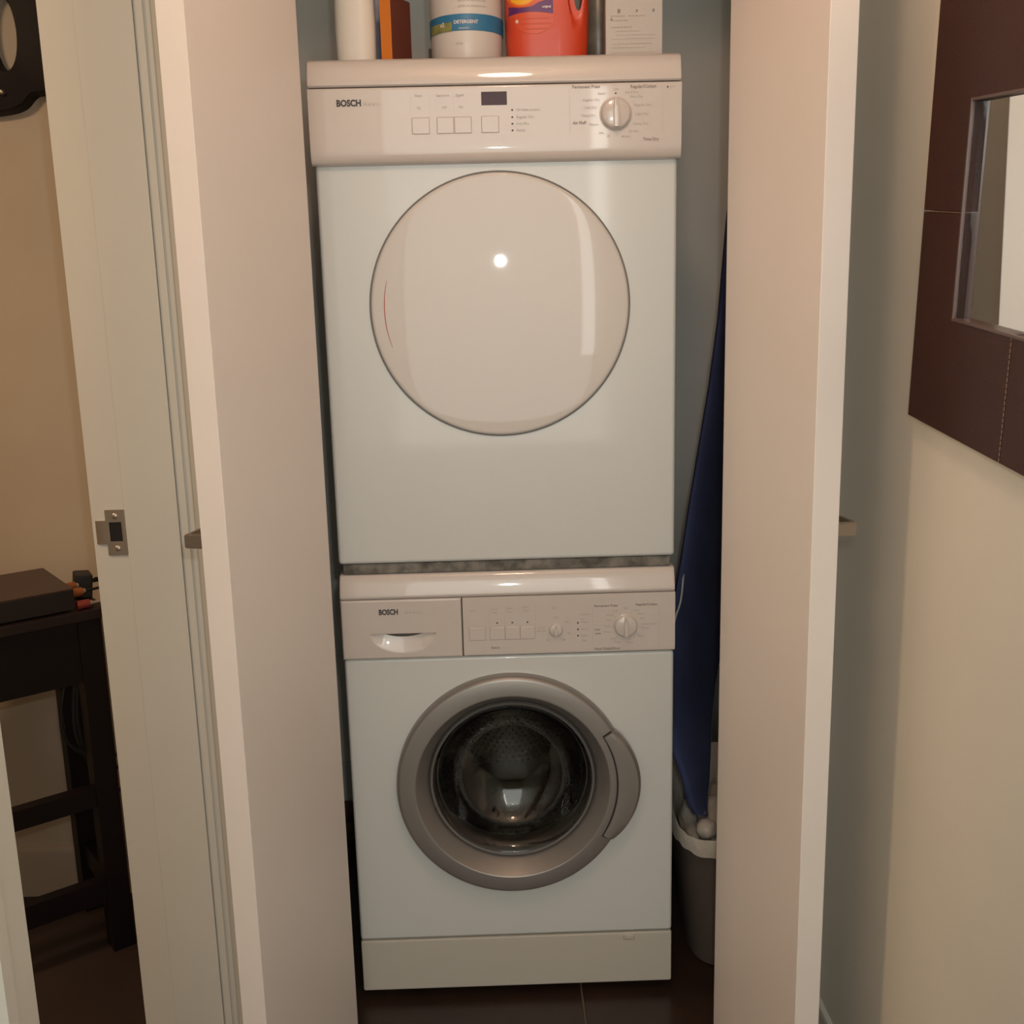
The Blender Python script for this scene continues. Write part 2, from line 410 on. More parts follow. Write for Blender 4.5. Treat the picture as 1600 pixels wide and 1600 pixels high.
# drawer front with a scooped grip
bm = bmesh.new()
X0, X1, Z0, Z1 = -.298, -.0830, .6915, .8025
xg = [X0+(X1-X0)*i/110 for i in range(111)]
zt = .7385
zg = sorted(set([Z0+(Z1-Z0)*i/56 for i in range(57)]+[zt, zt+.0007]))
def scoop(x, z):
    u = (x+.188)/.058
    if abs(u) >= 1 or z > zt+.0001: return 0
    zb = zt-.036*math.sqrt(1-u*u)**1.0
    if z <= zb: return 0
    k = (z-zb)/(zt-zb); ed = (1-u*u)
    return .013*ed**.5*min(1, k**1.2)
def edge_r(x, z):
    e = min(x-X0, X1-x, z-Z0, Z1-z); return .003*max(0, 1-e/.003)**2
vv = [[bm.verts.new((x, -.0055+scoop(x, z)+edge_r(x, z), z)) for x in xg] for z in zg]
for j in range(len(zg)-1):
    for i in range(len(xg)-1): bm.faces.new((vv[j][i], vv[j][i+1], vv[j+1][i+1], vv[j+1][i]))
box(bm, X0, X1, .009, .03, Z0, Z1)
ol = [vv[0][i] for i in range(111)]
for a, b in ((vv[0], 0), (vv[-1], 0)): pass
loop = [vv[0][i] for i in range(110)]+[vv[j][110] for j in range(len(zg)-1)]+[vv[-1][i] for i in range(110, 0, -1)]+[vv[j][0] for j in range(len(zg)-1, 0, -1)]
back = [bm.verts.new((v.co.x, .02, v.co.z)) for v in loop]
for i in range(len(loop)):
    j = (i+1) % len(loop); bm.faces.new((loop[i], loop[j], back[j], back[i]))
finish('detergent_drawer', bm, 'panel_plastic', W, 50)
PW = -.0060
def on_panel(x, y, z): return lambda u, v: (x+u, y, z+v)
bm = bmesh.new(); text_bm(bm, 'BOSCH', .0135, lambda u, v: (-.2300+u*.78, PW, .779+v), bold=.0006); finish_flat('brand_lettering', bm, 'print_black', W)
bm = bmesh.new(); text_bm(bm, 'A x x i s', .0085, on_panel(-.184, PW, .778)); finish_flat('series_lettering', bm, 'print_grey', W)
def button(x0, x1, z0, z1, yf, parent):
    bm = bmesh.new(); rect(bm, x0-.0007, x1+.0007, z0-.0007, z1+.0007, yf-.0004); finish_flat('button_gap', bm, 'outline', parent)
    bx('button', 'panel_plastic', (x0, x1, yf-.0013, yf+.002, z0, z1), parent, .0010)
for x0, x1 in ((-.070, -.0425), (-.0335, -.0075), (-.0062, .0195), (.0208, .0465)): button(x0, x1, .7225, .746, -.0055, W)
def dot(x, y, z, r_, parent):
    bm = bmesh.new(); disc(bm, x, y, z, r_); finish_flat('indicator_dot', bm, 'print_black', parent)
for x in (-.0205, .0065, .0335): dot(x, PW, .7535, .0016, W)
for z in (.7492, .7372, .7252): dot(.1235, PW, z, .0016, W)
bm = bmesh.new()
for s, x, z, c in (('Permanent Press', .1525, .7795, 'l'), ('Regular/Cotton', .2270, .7800, 'l'), ('Hand Wash/Wool', .1525, .6995, 'l')):
    text_bm(bm, s, .0062, on_panel(x, PW, z), c, .0002)
text_bm(bm, 'Extras', .0058, on_panel(-.032, PW, .7075), 'l', .0002)
text_bm(bm, 'Deli-', .0054, on_panel(.1535, PW, .7355), 'l', .0001); text_bm(bm, 'cates', .0054, on_panel(.1535, PW, .7285), 'l', .0001)
tag(finish_flat('panel_headings', bm, 'print_dim', W), kind='stuff')
bm = bmesh.new()
for s, x, z in (('Start', -.068, .777), ('Power', -.032, .779), ('Wash', -.031, .7725), ('Rinse', -.004, .780), ('Plus', -.003, .7735), ('Quick', .0235, .7815), ('Wash', .0245, .775),
                ('Spin', .0765, .7785), ('Locked', .128, .765), ('Pre', .129, .756), ('Wash', .129, .7505), ('Wash', .129, .7372), ('Rinse', .129, .7252), ('Spin', .131, .716)):
    text_bm(bm, s, .0054, on_panel(x, PW, z), 'l')
kx, kz = .084, .7375
for s, a in (('1000', 90), ('850', 38), ('700', -20), ('500', -58), ('400', -122), ('No spin', 184), ('Rinse', 168)):
    text_bm(bm, s, .0048, on_panel(kx+.0255*math.cos(R(a)), PW, kz+.0225*math.sin(R(a))), 'c')
wx, wz = .209, .7415
for s, a, q in (('Off', 90, 'c'), ('Cold', 62, 'l'), ('Warm', 42, 'l'), ('Hot', 24, 'l'), ('Cotton stains', 4, 'l'), ('Whites', -10, 'l'), ('Rinse', -38, 'l'), ('Drain', -84, 'l'),
                ('Cold', 118, 'r'), ('Warm', 140, 'r'), ('Hot', 160, 'r'), ('Cool', 180, 'r'), ('Warm', 200, 'r'), ('Cold', 228, 'r'), ('Wool', 250, 'r')):
    text_bm(bm, s, .0050, on_panel(wx+.028*math.cos(R(a)), PW, wz+.032*math.sin(R(a))), q)
    bm2 = None
for a in range(0, 360, 24):
    ca, sa = math.cos(R(a+18)), math.sin(R(a+18)); p = Vector((wx, PW, wz)); e = Vector((ca, 0, sa)); n_ = Vector((-sa, 0, ca))*.0002
    bm.faces.new([bm.verts.new(q) for q in (p+e*.0245-n_, p+e*.027-n_, p+e*.027+n_, p+e*.0245+n_)])
frame_lines(bm, .1500, .2690, .699, .776, PW, .0003, 'lr'); rect(bm, .1502, .172, .7438, .7441, PW)
frame_lines(bm, -.072, -.0411, .7225, .770, PW, .0002, 'lr'); frame_lines(bm, -.0345, -.0072, .748, .782, PW, .0002, 'lr'); frame_lines(bm, .0200, .0475, .748, .782, PW, .0002, 'lr')
tag(finish_flat('panel_lettering', bm, 'print_grey', W), kind='stuff')
def knob(x, z, r_, y0, parent, dep=.016, notch=False):
    k = lt('knob', 'knob_plastic', [(r_*1.06, 0), (r_*1.06, -.0015), (r_, -.002), (r_*.97, -dep*.45), (r_*.93, -dep*.6), (r_*.80, -dep*.72), (0, -dep*.78)], parent, axis='Y', c=(x, y0, z), N=48)
    bm = bmesh.new(); prism_y(bm, [(x-r_*.17, z-r_*.88), (x+r_*.17, z-r_*.88), (x+r_*.20, z), (x+r_*.12, z+r_*.90), (x-r_*.12, z+r_*.90), (x-r_*.20, z)], y0-dep*1.15, y0-dep*.5, .0015)
    finish('grip', bm, 'knob_plastic', k)
    bx('pointer', 'print_dim', (x-.0004, x+.0004, y0-dep*1.15-.0003, y0-dep, z+r_*.45, z+r_*.85), k)
    lt('knob_gap', 'outline', [(r_*1.055, -.0006), (r_*1.075, -.0006)], k, axis='Y', c=(x, y0, z), N=48)
knob(wx, wz, .0205, -.0055, W, .011); knob(kx, kz, .0120, -.0055, W, .008)

# porthole
ND = 128
def ringprof(ro): return [(ro, .001), (ro, -.012), (ro-.0012, -.0180), (ro-.0035, -.0215), (ro-.007, -.0232), (ro-.0075, -.0233)]
RO = .2130
PD = empty('porthole_door', (0, 0, ZW)); PD.parent = W
o = lt('door_ring', 'silver', ringprof(RO)+[(.1795, -.0275), (.1775, -.0272), (.1765, -.0262), (.1600, .004), (.1545, .012), (.1535, .02), (.19, .02), (.20, .001)], PD, axis='Y', N=ND, close=True)
# handle: bulges over the right of the ring
bm = bmesh.new()
a0, a1 = -31, 29.5; n = 40; rows = []
def ro_h(a):
    t = (a-a0)/(a1-a0); return RO+.0005+.0215*math.sin(PI*t)**.8 if 0 < t < 1 else RO+.0005
def ri_h(a):
    t = (a-a0)/(a1-a0); return .1915+.001*math.sin(PI*t)
for i in range(n+1):
    a = a0+(a1-a0)*i/n; ca, sa = math.cos(R(a)), math.sin(R(a)); ri, ro = ri_h(a), ro_h(a)
    row = []
    for rr_, y in ((ri, -.010), (ri, -.0290), (ri+.001, -.0300), (ri+(ro-ri)*.5, -.0305), (ro-.006, -.0285), (ro-.001, -.0235), (ro, -.017), (ro, -.0115), (ro-.004, -.010)):
        row.append(bm.verts.new((rr_*ca, y, rr_*sa)))
    rows.append(row)
for A, B in zip(rows, rows[1:]):
    for k in range(len(A)): bm.faces.new((A[k], A[(k+1) % len(A)], B[(k+1) % len(A)], B[k]))
bm.faces.new(rows[0]); bm.faces.new(rows[-1]); hd = finish('door_handle', bm, 'silver', PD, 35)
bm = bmesh.new(); rows = []
for i in range(n+1):
    a = a0-.5+(a1-a0+1)*i/n; ca, sa = math.cos(R(a)), math.sin(R(a))
    rows.append([bm.verts.new((q*ca, -.0278, q*sa)) for q in (.1900, .1918)])
for A, B in zip(rows, rows[1:]): bm.faces.new((A[0], A[1], B[1], B[0]))
for aa in (a0-.45, a1+.45):
    ca, sa = math.cos(R(aa)), math.sin(R(aa)); e = Vector((ca, 0, sa)); n_ = Vector((-sa, 0, ca))*.0011
    ps = [(.190, -.0279), (.1985, -.0262), (.205, -.0242), (.2115, -.018)]
    for (r1, y1), (r2, y2) in zip(ps, ps[1:]):
        bm.faces.new([bm.verts.new(v) for v in (e*r1+Vector((0, y1-.0006, 0))-n_, e*r2+Vector((0, y2-.0006, 0))-n_, e*r2+Vector((0, y2-.0006, 0))+n_, e*r1+Vector((0, y1-.0006, 0))+n_)])
finish_flat('handle_gap', bm, 'hole_black', PD)
lt('window_rim', 'gasket', [(.1540, .010), (.1520, .006), (.1480, .007), (.1465, .012), (.150, .02), (.1535, .02)], PD, axis='Y', N=96, close=True)
lt('window_glass', 'glass_dark', [(0, .096), (.04, .094), (.075, .086), (.1, .072), (.118, .052), (.130, .028), (.1385, .013), (.1475, .008), (.1475, .0115), (.1425, .0165), (.1345, .030), (.1225, .055), (.104, .0755), (.078, .0895), (.041, .098), (0, .100)], PD, axis='Y', N=96, smooth=60)
lt('door_gasket', 'gasket', [(.158, .022), (.166, .022), (.1665, .06), (.160, .066), (.163, .075), (.160, .083), (.152, .080), (.150, .070), (.1535, .060), (.152, .048), (.156, .036)], W, axis='Y', c=(0, 0, ZW), N=96, close=True)
# drum with perforations and paddles
D = lt('drum', 'steel', [(.156, .086), (.160, .088), (.205, .100), (.218, .12), (.2205, .16), (.2205, .42), (.21, .44), (.15, .447), (.05, .44), (0, .44), (0, .445), (.16, .452), (.214, .444), (.2255, .42), (.2255, .12), (.205, .096)], W, axis='Y', c=(0, 0, ZW), N=96)
bm = bmesh.new()
for i in range(96):
    for j in range(14):
        a = 2*PI*(i+.5*(j % 2))/96; y = .16+.018*j; ca, sa = math.cos(a), math.sin(a); rr_ = .2200
        c = Vector((rr_*ca, y, ZW+rr_*sa)); t1 = Vector((-sa, 0, ca)); t2 = Vector((0, 1, 0))
        bm.faces.new([bm.verts.new(c+.0026*(t1*math.cos(q*PI/3)+t2*math.sin(q*PI/3))) for q in range(6)])
for j in range(1, 13):
    rr_ = .012*j+.02
    for i in range(int(6*j)):
        a = 2*PI*i/(6*j); bm.faces.new([bm.verts.new((rr_*math.cos(a)+.0028*math.cos(q*PI/3), .4375, ZW+rr_*math.sin(a)+.0028*math.sin(q*PI/3))) for q in range(6)])
tag(finish_flat('drum_perforations', bm, 'hole_black', W), kind='stuff')
for a in (250, 10, 130):
    ca, sa = math.cos(R(a)), math.sin(R(a)); mt = Matrix(((-sa, 0, ca, 0), (0, 1, 0, 0), (ca, 0, sa, 0), (0, 0, 0, 1)))
    mt = Matrix.Translation((0, 0, ZW)) @ mt
    bm = bmesh.new(); t = bmesh.new()
    q = [(-.030, .2200), (-.020, .195), (-.008, .178), (.008, .178), (.020, .195), (.030, .2200)]
    A = [t.verts.new((x, .15, z)) for x, z in q]; B = [t.verts.new((x, .41, z)) for x, z in q]
    for i in range(6): t.faces.new((A[i], A[(i+1) % 6], B[(i+1) % 6], B[i]))
    t.faces.new(A); t.faces.new(B); t.transform(mt); merge(bm, t); finish('drum_paddle', bm, 'steel', W, 60)

# ------------------------------------------------------------------ stacking kit with lint
SK = empty('stacking_bracket', (0, 0, .847), 0, 'dusty grey stacking bracket in the gap between dryer and washing machine', 'bracket')
bx('crossbar', 'lint', (-.290, .290, .006, .05, 0, .0185), SK, .002)
for x in (-.28, .25): bx('side_rail', 'lint', (x, x+.03, .05, .54, 0, .0185), SK)

# ------------------------------------------------------------------ dryer
DZ = .8662
T = empty('tumble_dryer', (0, 0, DZ), 0, 'white tumble dryer with blank round door stacked on the washing machine', 'dryer')
z_ = lambda z: z-DZ
bx('body', 'enamel', (-.297, .297, 0, .56, 0, z_(1.545)), T, .007, 3)
bx('panel_backing', 'gap_dark', (-.295, .295, -.005, .1, z_(1.537), z_(1.69)), T)
bm = bmesh.new(); prism_x(bm, [(.03, z_(1.5365)), (-.004, z_(1.5365)), (-.0095, z_(1.5375)), (-.0135, z_(1.541)), (-.0160, z_(1.547)), (-.0175, z_(1.554)), (-.0183, z_(1.562)), (-.0185, z_(1.571)), (-.0185, z_(1.65)), (-.017, z_(1.6535)), (.03, z_(1.6535))], -.300, .300, .0015)
finish('control_panel', bm, 'panel_plastic', T)
bm = bmesh.new(); prism_x(bm, [(.56, z_(1.6555)), (-.017, z_(1.6555)), (-.0195, z_(1.658)), (-.0195, z_(1.664)), (-.016, z_(1.682)), (-.010, z_(1.694)), (-.003, z_(1.6990)), (.008, z_(1.7005)), (.56, z_(1.7005))], -.300, .300, .004)
finish('top_cover', bm, 'panel_plastic', T)
# door
DC = (-.0005, 0, z_(1.3065))
dd = empty('dryer_door', (DC[0], DC[1], DC[2])); dd.parent = T
RDD = .2165
prof = [(RDD-.0005, .001), (RDD-.0005, -.0030), (RDD-.0018, -.0050)]+[(RDD*math.cos(t*PI/40)-.004*math.cos(t*PI/40), -.0056-.0016*math.sin(t*PI/40)**1.2) for t in range(1, 20)]+[(0, -.0072)]
lt('door_leaf', 'door_enamel', prof, dd, axis='Y', N=128, smooth=50)
lt('door_seal', 'seal_grey', [(RDD-.0008, -.0012), (RDD+.0012, -.0030), (RDD+.0024, -.0012)], dd, axis='Y', N=128)
bm = bmesh.new(); tube(bm, [(-.1935*math.cos(R(a)), -.0066, .1935*math.sin(R(a))) for a in (14, 8, 2, -5, -12, -19)], lambda t: .0003+.0004*math.sin(PI*t), 6, 4)  # red tube modelled in place of a reflection on the door
finish('red_reflection', bm, 'red', dd)['label'] = 'thin curved red reflection line near the left rim of the dryer door'
PY = -.0190
bm = bmesh.new(); text_bm(bm, 'BOSCH', .0135, lambda u, v: (-.254+u*.90, PY, z_(1.6305)+v), bold=.0006); finish_flat('brand_lettering', bm, 'print_black', T)
bm = bmesh.new(); text_bm(bm, 'A x x i s', .0080, on_panel(-.2105, PY, z_(1.6290))); finish_flat('series_lettering', bm, 'print_grey', T)
for x0, x1 in ((-.1345, -.107), (-.0945, -.0680), (-.0662, -.0395), (-.0230, .0045)): button(x0, x1, z_(1.5820), z_(1.6065), -.0185, T)
bx('display', 'display', (-.0225, .0185, -.0192, -.015, z_(1.6235), z_(1.6440)), T, .0006)
for z in (1.6155, 1.6045, 1.5945, 1.5845): dot(.0265, PY, z_(z), .0015, T)
dot(.193, PY, z_(1.6375), .0014, T); dot(.2765, PY, z_(1.6455), .0014, T)
bm = bmesh.new()
text_bm(bm, 'Permanent Press', .0066, on_panel(.123, PY, z_(1.6480)), 'l', .0002); text_bm(bm, 'Regular/Cotton', .0066, on_panel(.2165, PY, z_(1.6470)), 'l', .0002)
text_bm(bm, 'Air Fluff', .0066, on_panel(.1235, PY, z_(1.5935)), 'l', .0002); text_bm(bm, 'Time Dry', .0066, on_panel(.2365, PY, z_(1.5665)), 'l', .0002)
tag(finish_flat('panel_headings', bm, 'print_dim', T), kind='stuff')
bm = bmesh.new()
for s, x, z in (('Start', -.1285, 1.640), ('Sensitive', -.094, 1.6395), ('Signal', -.0635, 1.6395), ('O|', -.126, 1.6215), ('Off', -.086, 1.6215), ('On', -.059, 1.6215),
                ('Wrinkle protect', .033, 1.6155), ('Regular Dry', .033, 1.6045), ('Iron Dry', .033, 1.5945), ('Ready', .033, 1.5845), ('|<>', .280, 1.6455)):
    text_bm(bm, s, .0058, on_panel(x, PY, z_(z)), 'l')
tx, tz = .193, z_(1.6065)
for s, a, q in (('Off', 90, 'c'), ('Extra Dry', 62, 'l'), ('Very Dry', 44, 'l'), ('Regular Dry', 20, 'l'), ('Light Dry', -2, 'l'), ('Damp Dry', -26, 'l'), ('60 min', -48, 'l'), ('40 min', -74, 'l'),
                ('20', 248, 'c'), ('min', 232, 'r'), ('Warm', 206, 'r'), ('Damp Dry', 183, 'r'), ('Iron Dry', 164, 'r'), ('Regular Dry', 144, 'r'), ('Extra', 122, 'r')):
    text_bm(bm, s, .0056, on_panel(tx+.0315*math.cos(R(a)), PY, tz+.0365*math.sin(R(a))), q)
frame_lines(bm, .119, .268, z_(1.578), z_(1.646), PY, .0003, 'lr')
frame_lines(bm, -.1355, -.105, z_(1.609), z_(1.642), PY, .0002, 'lr'); frame_lines(bm, -.0955, -.067, z_(1.609), z_(1.642), PY, .0002, 'lr')
tag(finish_flat('panel_lettering', bm, 'print_grey', T), kind='stuff')
knob(tx, tz, .0245, -.0185, T, .013)

# ------------------------------------------------------------------ things on the dryer
ZT = 1.7008
b = empty('detergent_bottle', (-.232, .115, ZT), 0, 'plain white plastic bottle at the left end of the dryer top', 'bottle')
bm = bmesh.new(); loft(bm, [superell(0, 0, z, a, a*.8, 2.6) for z, a in ((0, .030), (.004, .0335), (.06, .0345), (.15, .0335), (.19, .029), (.215, .018), (.225, .014), (.24, .014))]); finish('bottle_body', bm, 'white_bottle', b, 60)
lt('cap', 'white_bottle', [(0, .268), (.016, .268), (.017, .24), (0, .24)], b, N=32)
b = empty('cleaner_bottle', (-.212, .19, ZT), 0, 'pale bottle with teal and purple label behind the plain white bottle', 'bottle')
bm = bmesh.new(); loft(bm, [superell(0, 0, z, a, a*.7, 2.4) for z, a in ((0, .036), (.004, .0405), (.06, .0400), (.15, .0385), (.19, .029), (.215, .016), (.24, .014))]); finish('bottle_body', bm, 'white_bottle', b, 60)
bm = bmesh.new(); rows = []
for i in range(25):
    a = PI+PI*i/24; row = []
    lo = .022+.026*abs(math.cos(a))**3*0
    xx = math.cos(a); lo = .075-.05*math.sqrt(max(0, 1-xx*xx))**.5
    for z in (lo, .17):
        q = superell(0, 0, z, .0405 if z < .1 else .0392, .0405*.7, 2.4, 48)[24+i if 24+i < 48 else 0]; row.append(bm.verts.new((q[0]*1.015, q[1]*1.02, z)))
    rows.append(row)
for A, B in zip(rows, rows[1:]): bm.faces.new((A[0], A[1], B[1], B[0]))
finish('label', bm, 'label_teal', b)
b = empty('orange_box', (-.1695, .09, ZT), 0, 'small carton with orange front and maroon side beside the white bottles', 'box')
ang = Matrix.Rotation(R(62), 4, 'Z')
bm = bmesh.new(); box(bm, 0, .064, .0006, .021, 0, .119, .0012, 1, ang); finish('carton', bm, 'maroon_card', b)
bm = bmesh.new(); box(bm, -.0008, .0006, .0004, .0213, 0, .119, .0003, 1, ang); finish('front_face', bm, 'orange_card', b)
b = bx('small_carton', 'taupe_card', (-.030, .030, -.025, .025, 0, .060), None, .002); b.location = (-.085, .245, ZT); tag(b, 'low taupe carton behind the white tub with blue band', 'box')
# white tub
TR = .0625; tc_ = Vector((-.0445, .135, ZT))
b = empty('powder_tub', tuple(tc_), 0, 'round white plastic tub with a blue lettered band', 'tub')
lt('tub_body', 'tub_white', [(0, 0), (.058, 0), (.0600, .003), (TR-.001, .05), (TR, .15), (TR, .17), (0, .17)], b, N=72)
lt('lid', 'tub_white', [(0, .188), (.060, .188), (.0655, .184), (.066, .165), (.0625, .165)], b, N=72)
def cyl(rad, z0):
    return lambda u, v: (rad*math.sin(u/rad), -rad*math.cos(u/rad), z0+v)
bm = bmesh.new(); lathe(bm, [(TR-.0005, .0560), (TR+.0002, .0563), (TR+.0004, .0815), (TR-.0005, .082)], N=72); finish('blue_band', bm, 'band_blue', b)
bm = bmesh.new(); lathe(bm, [(TR+.0006, .0558), (TR+.0008, .0640), (TR+.0008, .0700)], N=14, a0=R(200), a1=R(248)); finish('green_patch', bm, 'band_green', b)
bm = bmesh.new(); text_bm(bm, 'DETERGENT', .0074, cyl(TR+.001, .0690), 'c', .0002); g = cyl(TR+.001, .0585); text_bm(bm, 'unscented', .0042, lambda u, v: cyl(TR+.001, .0595)(u-.004, v), 'c')
text_bm(bm, 'x2', .009, lambda u, v: cyl(TR+.0012, .067)(u-.043, v), 'c', .0003)
tag(finish_flat('band_lettering', bm, 'label_white', b), kind='stuff')
bm = bmesh.new(); text_bm(bm, '4.5 lb', .0055, lambda u, v: cyl(TR-.0006, .036)(u-.012, v), 'c')
for k in range(4): text_bm(bm, 'gentle on sensitive skin', .0052, lambda u, v, k=k: cyl(TR+.0006, .094+.0085*k)(u+.012, v), 'c')
tag(finish_flat('tub_lettering', bm, 'print_grey', b), kind='stuff')
# red jug
jc = Vector((.0925, .130, ZT)); JA, JB = .0735, .050
b = empty('detergent_jug', tuple(jc), 0, 'red plastic detergent jug with purple and yellow label and side handle', 'jug')
sec = [(0, .062, .042), (.003, .066, .046), (.012, .0685, .048), (.05, .0705, .050), (.09, .0715, .050), (.14, .0705, .049), (.18, .063, .044), (.21, .045, .034), (.225, .028, .024), (.24, .024, .022)]
bm = bmesh.new(); loft(bm, [superell(0, 0, z, a, c, 3.4, 64) for z, a, c in sec])
jug = finish('jug_body', bm, 'jug_red', b, 50)
bm = bmesh.new(); t = bmesh.new()
loft(t, [[(.052+.0085*math.cos(2*PI*i/24)+(-.006)*s, y, .128+.040*math.sin(2*PI*i/24)) for i in range(24)] for s, y in ((0, -.1), (0, .1))]); t.transform(Matrix.Translation((0, 0, 0))); merge(bm, t)
c1 = finish('c', bm, 'jug_red'); c1.parent = None; c1.location = jc
bm = bmesh.new()
loft(bm, [[(.049+(.017*math.cos(2*PI*i/32))*k, y, .122+(.060*math.sin(2*PI*i/32))*k) for i in range(32)] for k, y in ((1.08, -.08), (1.0, -.048), (.75, -.034))])
c2 = finish('c', bm, 'jug_red'); c2.location = jc
bpy.context.view_layer.update(); boolean(jug, [c1, c2])
lt('cap', 'label_orange', [(0, .275), (.027, .275), (.029, .238), (.02, .232), (0, .232)], b, N=40)
def jf(u, z, off=.0006):
    a = .0705; c = .050
    return (u, -(c*(max(0, 1-abs(u/a)**3.4))**(1/3.4))-off, z)
def jpatch(name, m, xs_, lo, hi, off, rows_=6):
    bm = bmesh.new(); g = []
    for x in xs_: g.append([bm.verts.new(jf(x, lo(x)+(hi(x)-lo(x))*k/rows_, off)) for k in range(rows_+1)])
    for A, B in zip(g, g[1:]):
        for k in range(rows_): bm.faces.new((A[k], A[k+1], B[k+1], B[k]))
    return finish(name, bm, m, b, 60)
lin = lambda a, c, n: [a+(c-a)*i/n for i in range(n+1)]
# embossed base panel, purple sweep, roundel
def elo(x):
    u = (x+.022)/.0345; return .045+.016*(1-math.sqrt(max(0, 1-min(1, u*u))))+.006
jpatch('embossed_panel', 'jug_label', lin(-.056, .008, 24), lambda x: .050+.026*(1-math.sqrt(max(0, 1-min(1, ((x+.024)/.034)**2)))), lambda x: .084, .0008)
jpatch('label_field', 'jug_label', lin(-.067, .010, 24), lambda x: .078, lambda x: .165, .0010)
jpatch('purple_sweep', 'label_purple', lin(-.0665, .0085, 30), lambda x: .0805+.0035*math.sin(PI*(x+.0665)/.075), lambda x: .0955-.0045*math.sin(PI*min(1, (x+.0665)/.05))+(.010*((x+.0265)/.035) if x > -.0265 else 0), .0014)
def circ(name, m, cx, cz, r1, r2, off):
    bm = bmesh.new(); N = 48; g = []
    for i in range(N):
        a = 2*PI*i/N; g.append([bm.verts.new(jf(cx+q*math.cos(a), cz+q*.9*math.sin(a), off)) for q in (r1, (r1+r2)/2, r2)])
    for i in range(N):
        for k in range(2): bm.faces.new((g[i][k], g[i][k+1], g[(i+1) % N][k+1], g[(i+1) % N][k]))
    finish(name, bm, m, b, 60)
circ('label_ring', 'label_orange', -.0430, .1155, .0222, .0262, .0018); circ('label_ring', 'label_yellow', -.0430, .1155, .0125, .0224, .0020); circ('label_ring', 'label_orange', -.0430, .1155, .0005, .0127, .0022)
bm = bmesh.new(); text_bm(bm, 'original', .0062, lambda u, v: jf(-.0025+u*.8, .0915+v*.8, .0018), 'c', .0002)
text_bm(bm, 'e', .0095, lambda u, v: jf(-.0520+u, .0710+v, .0018), 'c', .0004); tag(finish_flat('label_lettering', bm, 'label_white', b), kind='stuff')
bm = bmesh.new()
for k, (xa, xb) in enumerate(((-.045, .001), (-.045, .004), (-.040, -.002))):
    z0 = .073-.008*k
    for s in range(10):
        u0_, u1_ = xa+(xb-xa)*s/10, xa+(xb-xa)*(s+1)/10
        bm.faces.new([bm.verts.new(jf(*p, .0016)) for p in ((u0_, z0), (u1_, z0), (u1_, z0+.0022), (u0_, z0+.0022))])
tag(finish_flat('embossed_lines', bm, 'jug_red', b), kind='stuff')
# smoky bottle and white carton
b = empty('smoky_bottle', (.190, .215, ZT), 0, 'murky brown bottle squeezed between red jug and white carton', 'bottle')
lt('bottle_body', 'smoke_bottle', [(0, 0), (.030, 0), (.033, .004), (.033, .14), (.026, .17), (.013, .19), (.013, .21), (0, .21)], b, N=40)
b = empty('detergent_carton', (.2395, .125, ZT), R(-2), 'white printed carton at the right end of the dryer top', 'box')
bx('carton', 'carton_white', (-.0485, .0475, -.03, .03, 0, .19), b, .0012, 1)
bm = bmesh.new(); yb = -.0306
random.seed(7)
for k, (z, x0, x1, hgt) in enumerate(((.118, -.036, .030, .0012), (.1105, -.036, .026, .0012), (.1040, -.036, .018, .0012), (.0775, -.040, -.016, .0016), (.0775, -.010, .018, .0016), (.0705, -.036, -.010, .0016), (.0600, -.036, -.004, .0016), (.0600, -.040, -.038, .0016),
        (.0540, -.030, .010, .0008), (.0480, -.030, .036, .0006), (.0420, -.038, .036, .0006), (.0340, -.038, .030, .0010), (.0280, -.038, .020, .0008), (.0200, -.038, .034, .0006), (.0125, -.030, .010, .0010))):
    x = x0
    while x < x1:
        l = random.uniform(.002, .006); rect(bm, x, min(x+l, x1), z, z+hgt, yb); x += l+.0012
tag(finish_flat('carton_print', bm, 'print_grey', b), kind='stuff')
bm = bmesh.new()
for x, z, q in ((-.026, .086, .0035), (.004, .086, .0022), (.032, .086, .0026)):
    rect(bm, x-q*.6, x+q*.6, z-q, z, yb); disc(bm, x, yb-.0001, z+q*.2, q*.8)
rect(bm, -.040, -.0365, .108, .1115, yb); rect(bm, -.040, -.0365, .0715, .075, yb)
tag(finish_flat('carton_icons', bm, 'print_dim', b), kind='stuff')

# ------------------------------------------------------------------ right of the machines: ironing board over a lined bin
IB = empty('ironing_board', (.37, .10, .30), 0, 'navy blue ironing board leaning nose down on the lined bin', 'ironing board')
inv = Matrix.Translation(-Vector(IB.location))
stn = [((.3730, .104, .309), .006), ((.3610, .104, .311), .032), ((.3500, .105, .330), .058), ((.3450, .107, .352), .078), ((.3350, .110, .392), .105), ((.3190, .118, .435), .145), ((.3080, .125, .50), .185), ((.3060, .13, .60), .235),
       ((.3160, .145, .70), .28), ((.3400, .175, .80), .30), ((.3590, .20, .90), .31), ((.3830, .225, 1.02), .30), ((.4060, .245, 1.14), .28), ((.4270, .27, 1.267), .26), ((.4470, .30, 1.449), .235), ((.460, .315, 1.56), .22), ((.468, .32, 1.60), .19)]
wd = Vector((.56, .83, 0)).normalized(); nn = Vector((.83, -.56, 0)).normalized()
secs = []
for (p, wdt) in stn:
    p = Vector(p)-Vector(IB.location); th = .012
    q = []
    for i in range(20):
        a = 2*PI*i/20; c_, s_ = math.cos(a), math.sin(a)
        u = .5-.5*abs(c_)**.6*(1 if c_ > 0 else -1); q.append(p+wd*(wdt*1.24*u)+nn*(th*abs(s_)**.6*(1 if s_ > 0 else -1)))
    secs.append(q)
bm = bmesh.new(); loft(bm, secs); finish('padded_cover', bm, 'board_navy', IB, 60)
tb('nose_bracket', 'metal_grey', [(.3735-.37, .012, .012), (.3745-.37, .016, -.012)], .010, IB, smoothn=0)
